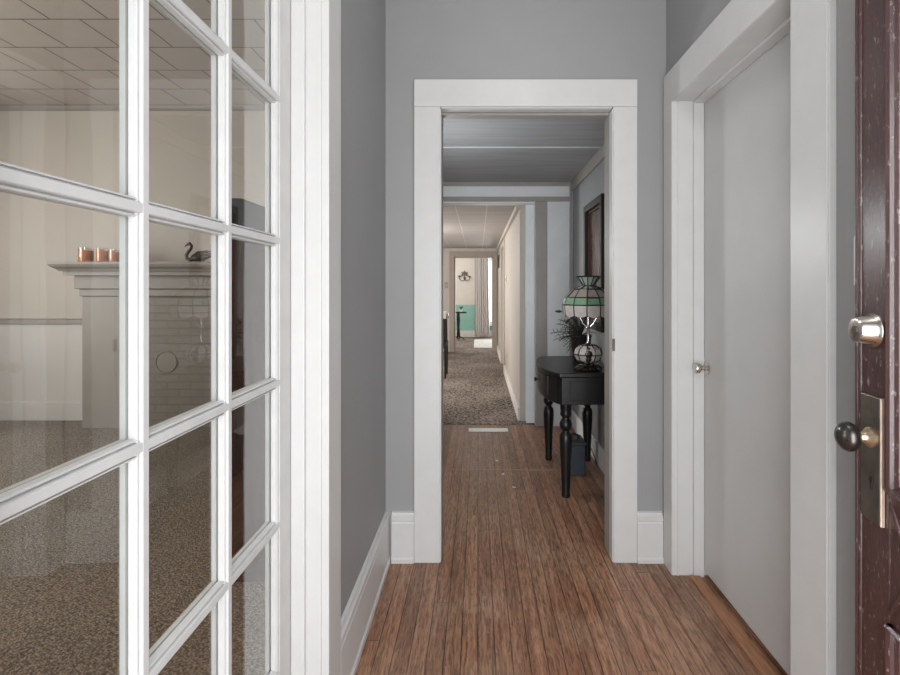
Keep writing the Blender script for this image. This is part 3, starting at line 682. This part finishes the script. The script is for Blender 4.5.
# tall dark cabinet against the dividing wall
tx0, tx1, ty0, ty1, tz = -1.09, -0.552, 2.10, 2.95, 1.616
tw = thing('tall_cabinet', 'tall dark brown wooden cabinet standing on the carpet behind the glazed door', 'cabinet', ((tx0 + tx1) / 2, (ty0 + ty1) / 2, 0))
MB().box(tx0, tx1, ty0 + 0.004, ty1 - 0.004, 0.0003, tz - 0.145).build('carcass', M['brown_wood'], tw, bevel=0.003)
top = [(tx0 - 0.004, tz - 0.1445), (tx1, tz - 0.1445), (tx1, tz - 0.13), (-0.70, tz - 0.10), (-0.84, tz - 0.058), (-0.93, tz - 0.026), (-0.985, tz - 0.004), (-1.0, tz), (tx0 - 0.004, tz)]
MB().prism(top, ty0, ty1, lambda a, b, d: (a, d, b)).build('top', M['dark_wood'], tw, bevel=0.004)
MB().box(tx0 - 0.002, -0.60, ty0 + 0.001, ty0 + 0.004, tz - 0.150, tz - 0.1446).build('trim_strip', M['mantel'], tw)
for (z0, z1) in ((0.75, 1.44), (0.06, 0.72)):
    MB().box(tx0 - 0.018, tx0 - 0.0004, ty0 + 0.03, (ty0 + ty1) / 2 - 0.004, z0, z1).build('door', M['brown_wood'], tw, bevel=0.003)
    MB().box(tx0 - 0.018, tx0 - 0.0004, (ty0 + ty1) / 2 + 0.004, ty1 - 0.03, z0, z1).build('door', M['brown_wood'], tw, bevel=0.003)

# ------------------------------------------------------------------ black console table
ct = thing('console_table', 'black bow fronted console table with turned legs', 'table', (0.65, 3.30, 0))
def top_outline(inset=0.0, k=26):
    y0, y1 = 2.92 + inset, 3.68 - inset
    ym = 3.30; hl = (y1 - y0) / 2
    pts = []
    for i in range(k + 1):
        u = -1 + 2 * i / k
        x = 0.462 + inset - 0.074 * (1 - u * u)
        pts.append((x, ym + u * hl))
    # round off the end corners
    r = 0.02
    pts[0] = (pts[0][0] + r * .9, y0); pts.insert(1, (pts[0][0] - r * .8, y0 + r * .5))
    pts[-1] = (pts[-1][0] + r * .9, y1); pts.insert(-1, (pts[-1][0] - r * .8, y1 - r * .5))
    return pts + [(0.828 - inset * .3, y1), (0.828 - inset * .3, y0)]
MB().prism(top_outline(), 0.714, 0.742, lambda a, b, d: (a, b, d)).build('tabletop', M['dark_wood'], ct, bevel=0.006)
o1 = top_outline(0.016)
MB().prism(o1, 0.553, 0.7138, lambda a, b, d: (a, b, d)).build('apron', M['dark_wood'], ct, bevel=0.003)
MB().box(0.54, 0.76, 2.931, 2.9355, 0.58, 0.69).build('end_panel', M['dark_wood'], ct, bevel=0.002)
k = 14; pts = []
for i in range(k + 1):
    u = -0.62 + 1.24 * i / k; pts.append((0.462 + 0.016 - 0.074 * (1 - u*u) - 0.006, 3.30 + u * 0.364))
for i in range(k + 1):
    u = 0.62 - 1.24 * i / k; pts.append((0.462 + 0.016 - 0.074 * (1 - u*u) + 0.004, 3.30 + u * 0.364))
dr = MB().prism(pts, 0.58, 0.70, lambda a, b, d: (a, b, d)).build('drawer', M['dark_wood'], ct, bevel=0.002)
MB().lathe([(0.006, 0), (0.006, 0.010), (0.013, 0.015), (0.014, 0.021), (0.008, 0.026)], (0.3978, 3.30, 0.64), 16, axis=(-1, 0, 0)).build('drawer_knob', M['bronze'], dr, smooth=True)
LEGP = [(0.024, 0.0), (0.027, 0.012), (0.0235, 0.03), (0.026, 0.10), (0.032, 0.22), (0.037, 0.315), (0.0375, 0.345), (0.033, 0.372), (0.022, 0.384), (0.020, 0.392), (0.028, 0.402), (0.036, 0.418), (0.037, 0.434), (0.030, 0.452), (0.021, 0.463), (0.021, 0.472), (0.031, 0.482), (0.034, 0.494), (0.030, 0.506), (0.033, 0.520), (0.034, 0.556)]
for (x, y) in ((0.522, 2.975), (0.512, 3.625), (0.787, 3.60), (0.787, 2.975)):
    MB().lathe(LEGP, (x, y, 0.0002), 20).build('leg', M['dark_wood'], ct, smooth=True)

# stained-glass lamp
lx, ly, lz = 0.672, 3.05, 0.7425
lp = thing('table_lamp', 'stained glass table lamp with green band on the black table', 'lamp', (lx, ly, lz))
mb = MB().lathe([(0.075, 0.0), (0.080, 0.006), (0.070, 0.014), (0.045, 0.020), (0.024, 0.026), (0.018, 0.040)], (lx, ly, lz), 24)
for k in range(8):
    a = 2 * PI * k / 8
    mb.tube([(lx + .03*math.cos(a), ly + .03*math.sin(a), lz + .022), (lx + .06*math.cos(a), ly + .06*math.sin(a), lz + .02), (lx + .082*math.cos(a), ly + .082*math.sin(a), lz + .008)], [0.006, 0.011, 0.007], 8)
mb.build('foot', M['bronze'], lp, smooth=True)
NB = 10
bz = [(0.030, 0.040), (0.072, 0.062), (0.086, 0.095), (0.078, 0.128), (0.045, 0.150)]
mb = MB().lathe(bz, (lx, ly, lz), NB, 0)
mb.build('glass_bulb', M['gl_white'], lp)
mb = MB()
for k in range(NB):
    a = 2 * PI * k / NB
    mb.tube([(lx + r*math.cos(a), ly + r*math.sin(a), lz + z) for r, z in bz], 0.0035, 6)
for r, z in bz[:1] + bz[2:3] + bz[4:]:
    mb.tube([(lx + r*math.cos(2*PI*k/NB), ly + r*math.sin(2*PI*k/NB), lz + z) for k in range(NB + 1)], 0.0032, 6)
# cast ornament on the side facing the doorway
for (dz, rr) in ((0.050, .012), (0.075, .020), (0.102, .024), (0.130, .014)):
    mb.lathe([(0.001, -rr), (rr*.7, -rr*.7), (rr, 0), (rr*.7, rr*.7), (0.001, rr)], (lx - .012, ly - .078 + abs(dz - .095)*.55, lz + dz), 10)
mb.build('bulb_leading', M['bronze'], lp, smooth=True)
mb = MB().lathe([(0.030, 0.150), (0.014, 0.160), (0.009, 0.175), (0.009, 0.245), (0.015, 0.255), (0.010, 0.270), (0.008, 0.300), (0.006, 0.49), (0.010, 0.53)], (lx, ly, lz), 16)
for s_ in (-1, 1):
    mb.tube([(lx, ly, lz + .235), (lx + s_*.012, ly, lz + .262), (lx + s_*.034, ly, lz + .285), (lx + s_*.05, ly, lz + .32), (lx + s_*.045, ly, lz + .40), (lx + s_*.008, ly, lz + .47)], 0.0035, 6)
mb.build('stem', M['chrome'], lp, smooth=True)
# shade: rings of flat panels
NS = 12
rings = [(0.146, 0.334), (0.152, 0.396), (0.138, 0.440), (0.088, 0.490), (0.030, 0.512), (0.070, 0.566)]
mats = [M['gl_white'], M['gl_green'], M['gl_pink'], M['gl_mint'], M['gl_mint'], M['lead']]
sh = MB()
def P(i, k, o=0.0):
    r, z = rings[i]; a = 2 * PI * (k + 0.5) / NS
    return Vector((lx + (r + o) * math.cos(a), ly + (r + o) * math.sin(a), lz + z))
for i in range(5):
    for k in range(NS):
        a, b, c, d = P(i, k), P(i, k+1), P(i+1, k+1), P(i+1, k)
        if i == 0:
            mid = (a + b) / 2 + Vector((0, 0, -0.012))
            sh.add([a, mid, b, c, d], [(0, 1, 2, 3, 4)], i)
        else:
            sh.add([a, b, c, d], [(0, 1, 2, 3)], i)
shade = sh.build('lamp_shade', mats, lp)
sm = shade.modifiers.new('thick', 'SOLIDIFY'); sm.thickness = 0.004; sm.offset = -1
le = MB()
for k in range(NS):
    for i in range(5):
        le.tube([P(i, k, .001), P(i+1, k, .001)], 0.0048, 6)
    mid = (P(0, k) + P(0, k+1)) / 2 + Vector((0, 0, -0.012))
    le.tube([P(0, k, .001), mid, P(0, k+1, .001)], 0.0028, 6)
    for i in (1, 2, 3, 4, 5):
        le.tube([P(i, k, .001), P(i, k+1, .001)], 0.0048 if i != 4 else 0.006, 6)
le.build('leading', M['lead'], shade)

# dried plant behind the lamp
px_, py_ = 0.712, 3.46
pt = thing('potted_plant', 'dark spiky dried plant in a brown pot behind the lamp', 'plant', (px_, py_, 0.7425))
MB().lathe([(0.050, 0), (0.058, 0.01), (0.066, 0.10), (0.070, 0.155), (0.074, 0.165), (0.070, 0.172), (0.060, 0.168), (0.050, 0.15)], (px_, py_, 0.7425), 20).build('pot', M['pot'], pt, smooth=True)
tg = MB(); rnd = random.Random(3)
def spray(x, y, z, n, spread, ln, lo, hi):
    for k in range(n):
        a = rnd.uniform(0, 2 * PI); e = rnd.uniform(lo, hi); L = ln * rnd.uniform(.7, 1.0)
        dx, dy, dz = math.cos(a) * math.cos(e), math.sin(a) * math.cos(e) * .7, math.sin(e)
        p = [(x + dx*L*t, y + dy*L*t, z + dz*L*t - spread*t*t*L) for t in (0, .35, .7, 1)]
        if p[-1][0] > 0.80 : continue
        tg.tube(p, [0.0028, 0.0024, 0.0018, 0.0008], 5)
        for j in range(5):
            t = .35 + .13 * j; q = Vector((x + dx*L*t, y + dy*L*t, z + dz*L*t - spread*t*t*L))
            for s_ in (-1, 1):
                q2 = q + Vector((dx*.02 + s_*dz*.022, dy*.02, dz*.02 - s_*dx*.022))
                tg.tube([q, q2], [0.0016, 0.0006], 4)
spray(px_, py_, 0.7425 + .17, 80, .30, 0.25, -.35, 1.35)
tg.build('twigs', M['foliage'], pt)
lf = MB()
def leaf(p, d, L, wd):
    p = Vector(p); d = Vector(d).normalized(); s_ = d.cross(Vector((0, 1, 0))).normalized()
    pts = [p, p + d*L*.3 + s_*wd, p + d*L*.7 + s_*wd*.9, p + d*L, p + d*L*.7 - s_*wd*.9, p + d*L*.3 - s_*wd]
    lf.add(pts + [q + Vector((0, .003, 0)) for q in pts], [(0,1,2,3,4,5), (11,10,9,8,7,6)] + [(i, i+6, (i+1) % 6 + 6, (i+1) % 6) for i in range(6)])
for (x, z, dx, dz) in ((0.585, 1.078, -1, .02), (0.640, 1.030, -.8, -.8)):
    leaf((x, py_, z), (dx, 0, dz), 0.055, 0.009)
    lf.tube([(px_, py_, .90), ((px_ + x) / 2 + .03, py_, (z + .95) / 2 + .03), (x, py_, z)], 0.0022, 5)
lf.build('leaves', M['foliage'], pt)

# bin under the table
bn = thing('storage_bin', 'dark blue gray lidded bin under the black table', 'bin', (0.64, 3.38, 0))
MB().prism([(0.572, 3.29), (0.708, 3.29), (0.708, 3.47), (0.572, 3.47)], 0.0003, 0.20, lambda a, b, d: (a, b, d)).build('box', M['bin'], bn, bevel=0.008)
MB().box(0.566, 0.714, 3.284, 3.476, 0.2005, 0.222).build('lid', M['bin'], bn, bevel=0.006)
MB().tube([(0.60, 3.38, .222), (0.602, 3.38, .245), (0.62, 3.38, .252), (0.66, 3.38, .252), (0.678, 3.38, .245), (0.68, 3.38, .222)], 0.008, 8).build('handle', M['rubber'], bn, smooth=True)
# cord behind the table
cp = []
for i in range(15):
    t = i / 14
    cp.append((0.822 - .012 * math.sin(t * 5), 3.80 - .28 * t, 0.0045 + 0.24 * (1 - t) ** 2.5 + (0.05 * math.sin(t * PI))))
tag(MB().tube(cp, 0.0035, 6).build('power_cord', M['rubber'], smooth=True), 'black power cord drooping down the wall behind the table', 'cord')

# framed picture
pf = thing('framed_picture', 'deep dark framed brown picture on the wall above the table', 'picture', (XR - 0.015, 3.525, 1.40))
y0, y1, z0, z1 = 3.25, 3.80, 0.95, 1.857
mb = MB(); fw = 0.05; xb = XR - 0.0008; xf = 0.800; xm = 0.826
for (a, b, c, d) in ((y0, y1, z1 - fw, z1), (y0, y1, z0, z0 + fw), (y0, y0 + fw, z0 + fw, z1 - fw), (y1 - fw, y1, z0 + fw, z1 - fw)):
    mb.box(xf, xb, a, b, c, d)
mb.build('frame', M['pic_wood'], pf, bevel=0.005)
mb = MB(); f2 = fw + 0.012
for (a, b, c, d) in ((y0 + fw, y1 - fw, z1 - f2, z1 - fw), (y0 + fw, y1 - fw, z0 + fw, z0 + f2), (y0 + fw, y0 + f2, z0 + f2, z1 - f2), (y1 - f2, y1 - fw, z0 + f2, z1 - f2)):
    mb.box(xm, xb, a, b, c, d)
mb.build('liner', M['pic_red'], pf, bevel=0.002)
MB().box(XR - 0.010, xb, y0 + f2, y1 - f2, z0 + f2, z1 - f2).build('print', M['picture'], pf)

# floor register and scraps
rg = thing('floor_register', 'white metal floor register at the carpet edge', 'vent', (0.09, 4.36, 0))
MB().box(-0.082, 0.262, 4.31, 4.415, 0.0005, 0.006).build('frame', M['register'], rg, bevel=0.002)
mb = MB()
for k in range(24):
    x = -0.066 + k * 0.0133
    mb.box(x, x + 0.006, 4.325, 4.40, 0.0062, 0.0085)
mb.build('grille', M['register'], rg)
for (x, y, r, lab) in ((0.222, 3.10, 0.3, 'crumpled white paper scrap on the floor in front of the table leg'),
                       (0.165, 3.32, 1.0, 'thin white paper shred on the floor just before the pale joint line'),
                       (0.137, 3.58, 0.1, 'small white paper scrap on the floor just past the pale joint line')):
    mb = MB(); rr = random.Random(int(x * 1000)); pts = []
    for k in range(7):
        a = 2 * PI * k / 7; q = rr.uniform(.007, .013)
        ux, uy = q * math.cos(a) * 1.3, q * math.sin(a) * .8
        pts.append((x + ux * math.cos(r) - uy * math.sin(r), y + ux * math.sin(r) + uy * math.cos(r), 0.001 + rr.uniform(0, .008)))
    top = [(p[0], p[1], p[2] + .0015) for p in pts]
    mb.add(pts + [(x, y, .007)] + top + [(x, y, .0085)], [(i, (i+1) % 7, 7) for i in range(7)] + [(8 + (i+1) % 7, 8 + i, 15) for i in range(7)] + [(i, 8 + i, 8 + (i+1) % 7, (i+1) % 7) for i in range(7)])
    tag(mb.build('paper_scrap', M['cloth']), lab, 'scrap', 'white scraps on the passage floor')

# ------------------------------------------------------------------ far rooms' contents
dc = thing('dining_chair', 'dark upholstered chair at the doorway edge on the far carpet', 'chair', (-0.66, 7.0, 0.004))
MB().box(-0.88, -0.43, 6.85, 7.28, 0.42, 0.50).build('seat', M['uphol'], dc, bevel=0.02)
mb = MB().prism([(6.86, 0.50), (6.93, 0.50), (6.86, 0.88), (6.79, 0.88)], -0.88, -0.42, lambda a, b, d: (d, a, b))
mb.build('backrest', M['uphol'], dc, bevel=0.02)
for (x, y) in ((-0.86, 6.88), (-0.45, 6.88), (-0.86, 7.25), (-0.45, 7.25)):
    MB().lathe([(0.012, 0), (0.020, 0.42)], (x, y, 0.0045), 12).build('leg', M['dark_wood'], dc, smooth=True)
MB().tube([(-0.88, 6.82, 0.89), (-0.65, 6.82, 0.905), (-0.41, 6.82, 0.89), (-0.40, 6.83, 0.84)], 0.012, 8).build('top_rail', M['chrome'], dc, smooth=True)
cl = MB()
cl.box(-0.60, -0.43, 6.772, 6.778, 0.83, 0.924).box(-0.60, -0.43, 6.778, 6.90, 0.918, 0.924)
tag(cl.build('cloth', M['cloth'], bevel=0.002), 'white cloth hung over the dark chair back', 'cloth')

th = thing('thermostat', 'small beige thermostat on the far beige wall', 'thermostat', (0.383, 6.85, 1.36))
MB().box(0.378, 0.3895, 6.80, 6.90, 1.30, 1.42).build('wall_mount', M['cream'], th, bevel=0.003)
MB().lathe([(0.022, 0), (0.020, 0.008)], (0.3778, 6.85, 1.36), 16, axis=(-1, 0, 0)).build('dial', M['dine_trim'], th, smooth=True)
wp = thing('wall_plaque', 'small black hanging plaque near the farthest doorway', 'plaque', (0.38, 9.2, 1.75))
MB().box(0.372, 0.3895, 9.06, 9.34, 1.62, 1.85).build('frame', M['lead'], wp, bevel=0.004)
MB().box(0.369, 0.3718, 9.09, 9.31, 1.65, 1.82).build('face', M['uphol'], wp)
s2 = thing('light_switch', 'beige switch plate beside the farthest doorway', 'light switch', (-0.62, 9.797, 1.31))
MB().box(-0.655, -0.585, 9.793, 9.7995, 1.25, 1.37).build('plate', M['dine_trim'], s2, bevel=0.002)
MB().box(-0.626, -0.614, 9.784, 9.793, 1.30, 1.32).build('toggle', M['cream'], s2)

# wall ornament with candle cups
sc_x, sc_y, sc_z = -0.345, 12.80, 1.56
sn = thing('wall_sconce', 'leafy metal candle ornament on the cream wall', 'wall ornament', (sc_x, sc_y, sc_z))
mb = MB()
mb.tube([(sc_x, 12.80, sc_z - .10), (sc_x, 12.79, sc_z), (sc_x, 12.795, sc_z + .13)], 0.010, 8)
for s_ in (-1, 1):
    mb.tube([(sc_x, 12.795, sc_z - .09), (sc_x + s_*.06, 12.77, sc_z - .12), (sc_x + s_*.12, 12.76, sc_z - .08), (sc_x + s_*.15, 12.77, sc_z - .01)], 0.009, 8)
mb.build('scroll', M['old_brass'], sn, smooth=True)
for (x, z) in ((-.13, -.02), (0, -.07), (.12, -.03)):
    MB().lathe([(0.012, 0), (0.028, 0.012), (0.030, 0.035), (0.024, 0.04)], (sc_x + x, 12.765, sc_z + z), 14).build('candle_cup', M['old_brass'], sn, smooth=True)
for k in range(9):
    a = -0.35 + (PI + 0.7) * k / 8
    L = 0.075 if k % 2 else 0.095
    d = Vector((math.cos(a), 0, math.sin(a))); q = Vector((-d.z, 0, d.x)); p = Vector((sc_x, 12.79, sc_z + 0.045)) + d * 0.02
    o2 = [p, p + d*L*.4 + q*.02, p + d*L, p + d*L*.4 - q*.02]
    MB().add(o2 + [v + Vector((0, -.006, 0)) for v in o2], [(0,1,2,3), (7,6,5,4)] + [(i, i+4, (i+1) % 4 + 4, (i+1) % 4) for i in range(4)]).build('leaf', M['old_brass'], sn)

# curtain
mb = MB(); K = 60
def cy(u, zf): return 12.70 + 0.028 * math.sin(u * 2 * PI * 7) + 0.008 * math.sin(u * 31)
vs = []
for j, z in enumerate((0.03, 0.5, 1.0, 1.5, 2.04)):
    wd = 1.0 if j != 2 else .96
    for i in range(K + 1):
        u = i / K; x = -0.075 + 0.375 * u * (0.92 + .02 * (4 - j))
        vs.append((x, cy(u, z), z))
nv = len(vs)
vs += [(v[0], v[1] + .004, v[2]) for v in vs]
fs = []
for j in range(4):
    for i in range(K):
        a = j*(K+1) + i
        fs.append((a, a+1, a+K+2, a+K+1)); fs.append((nv+a+K+1, nv+a+K+2, nv+a+1, nv+a))
mb.add(vs, fs)
cu = thing('curtain', 'gray pleated curtain beside the bright far window', 'curtain', (0.1, 12.70, 0.03))
mb.build('panel', M['curtain'], cu, smooth=True, angle=80)
MB().tube([(-0.15, 12.70, 2.06), (1.1, 12.70, 2.06)], 0.011, 10).build('rod', M['old_brass'], cu, smooth=True)

# small black table in the farthest room
bt = thing('pedestal_table', 'small black side table before the turquoise wall', 'table', (-0.40, 12.0, 0.004))
MB().lathe([(0.14, 0.655), (0.145, 0.665), (0.145, 0.685), (0.14, 0.69)], (-0.40, 12.0, 0), 24).build('tabletop', M['dark_wood'], bt, smooth=True)
MB().lathe([(0.034, 0.03), (0.045, 0.15), (0.03, 0.3), (0.045, 0.5), (0.035, 0.655)], (-0.47, 12.0, 0), 16).build('column', M['dark_wood'], bt, smooth=True)
for k in range(3):
    a = 2 * PI * k / 3 + .5
    MB().tube([(-0.47, 12.0, .10), (-0.47 + .08*math.cos(a), 12 + .08*math.sin(a), .075), (-0.47 + .16*math.cos(a), 12 + .16*math.sin(a), .0165)], [0.014, 0.014, 0.011], 8).build('leg', M['dark_wood'], bt, smooth=True)
dk = thing('desk_ornament', 'small leafy ornament on the black side table', 'ornament', (-0.41, 12.0, 0.6905))
MB().lathe([(0.025, 0), (0.035, 0.03), (0.028, 0.05)], (-0.41, 12.0, 0.6906), 14).build('pot', M['cloth'], dk, smooth=True)
mb = MB(); rr = random.Random(5)
for k in range(14):
    a = rr.uniform(0, 2*PI); q = rr.uniform(.03, .07)
    mb.tube([(-0.41, 12.0, .735), (-0.41 + q*.5*math.cos(a), 12 + q*.5*math.sin(a), .79), (-0.41 + q*math.cos(a), 12 + q*math.sin(a), .80 + rr.uniform(-.02, .04))], [0.003, 0.008, 0.001], 5)
mb.build('leaves', M['foliage'], dk)
tag(MB().box(-0.09, 0.60, 10.40, 12.1, 0.0045, 0.014).build('floor_mat', M['mat'], bevel=0.003), 'pale mat on the floor below the far window', 'mat')

# ------------------------------------------------------------------ daylight and added fill lights
wd = bpy.data.worlds.new('overcast'); sc.world = wd; wd.use_nodes = True
wd.node_tree.nodes['Background'].inputs[0].default_value = (0.92, 0.96, 1.0, 1)
wd.node_tree.nodes['Background'].inputs[1].default_value = 1.6

def area(name, loc, rot, sx_, sy_, energy, col=(1, 1, 1), spread=PI):
    l = bpy.data.lights.new(name, 'AREA'); l.shape = 'RECTANGLE'; l.size = sx_; l.size_y = sy_; l.energy = energy; l.color = col; l.spread = spread
    o = bpy.data.objects.new(name, l); COL.objects.link(o); o.location = loc; o.rotation_euler = rot
    return o
def lamp(name, loc, energy, r=0.12, col=(1, 1, 1)):
    l = bpy.data.lights.new(name, 'POINT'); l.energy = energy; l.shadow_soft_size = r; l.color = col
    o = bpy.data.objects.new(name, l); COL.objects.link(o); o.location = loc
    return o
R90 = PI / 2
area('porch_daylight', (0.20, -0.45, 1.05), (R90, 0, 0), 1.0, 1.9, 45, (0.97, 0.985, 1.0))
lamp('hall_fill_light', (0.22, 1.0, 2.62), 9, 0.16, (1.0, 0.97, 0.94))  # soft fill added high in the hall, no fixture modelled
area('living_window_daylight', (-5.04, 2.35, 1.55), (R90, 0, -R90), 2.6, 1.6, 86, (1.0, 0.97, 0.94))
lamp('living_fill_light', (-2.6, 1.6, 2.45), 48, 0.25, (1.0, 0.96, 0.91))  # added point light without a fixture, brightens the carpeted room
lamp('passage_fill_light', (-0.33, 3.0, 1.55), 15.0, 0.06, (0.93, 0.97, 1.0))  # unseen light added behind the door frame, stands in for an unknown source
area('dining_window_daylight', (-2.54, 7.0, 1.25), (R90, 0, -R90), 1.6, 1.3, 85, (1.0, 0.97, 0.93))
lamp('dining_fill_light', (-0.9, 6.6, 1.7), 22, 0.15, (1.0, 0.97, 0.94))  # added fill hanging free below the ceiling, lifts the far carpeted room
area('parlor_window_daylight', (0.57, 12.78, 1.2), (-R90, 0, 0), 0.7, 1.5, 45, (0.98, 0.99, 1.0))
lamp('parlor_fill_light', (-1.2, 11.2, 2.0), 60, 0.2, (1.0, 0.96, 0.9))  # extra unseen light added to brighten the farthest room

# ------------------------------------------------------------------ camera
cam = bpy.data.cameras.new('camera'); co = bpy.data.objects.new('camera', cam); COL.objects.link(co)
co.location = (0, 0, 1.234); co.rotation_euler = (R90, 0, 0)
cam.sensor_width = 36; cam.lens = 20.0
cam.shift_x = -28.0 / 900; cam.shift_y = -48.5 / 900
cam.clip_start = 0.02
sc.camera = co
sc.view_settings.view_transform = 'Standard'
try: sc.view_settings.look = 'None'
except Exception: pass
sc.view_settings.gamma = 1.0
sc.view_settings.exposure = 0.0
sc.view_settings.use_curve_mapping = False
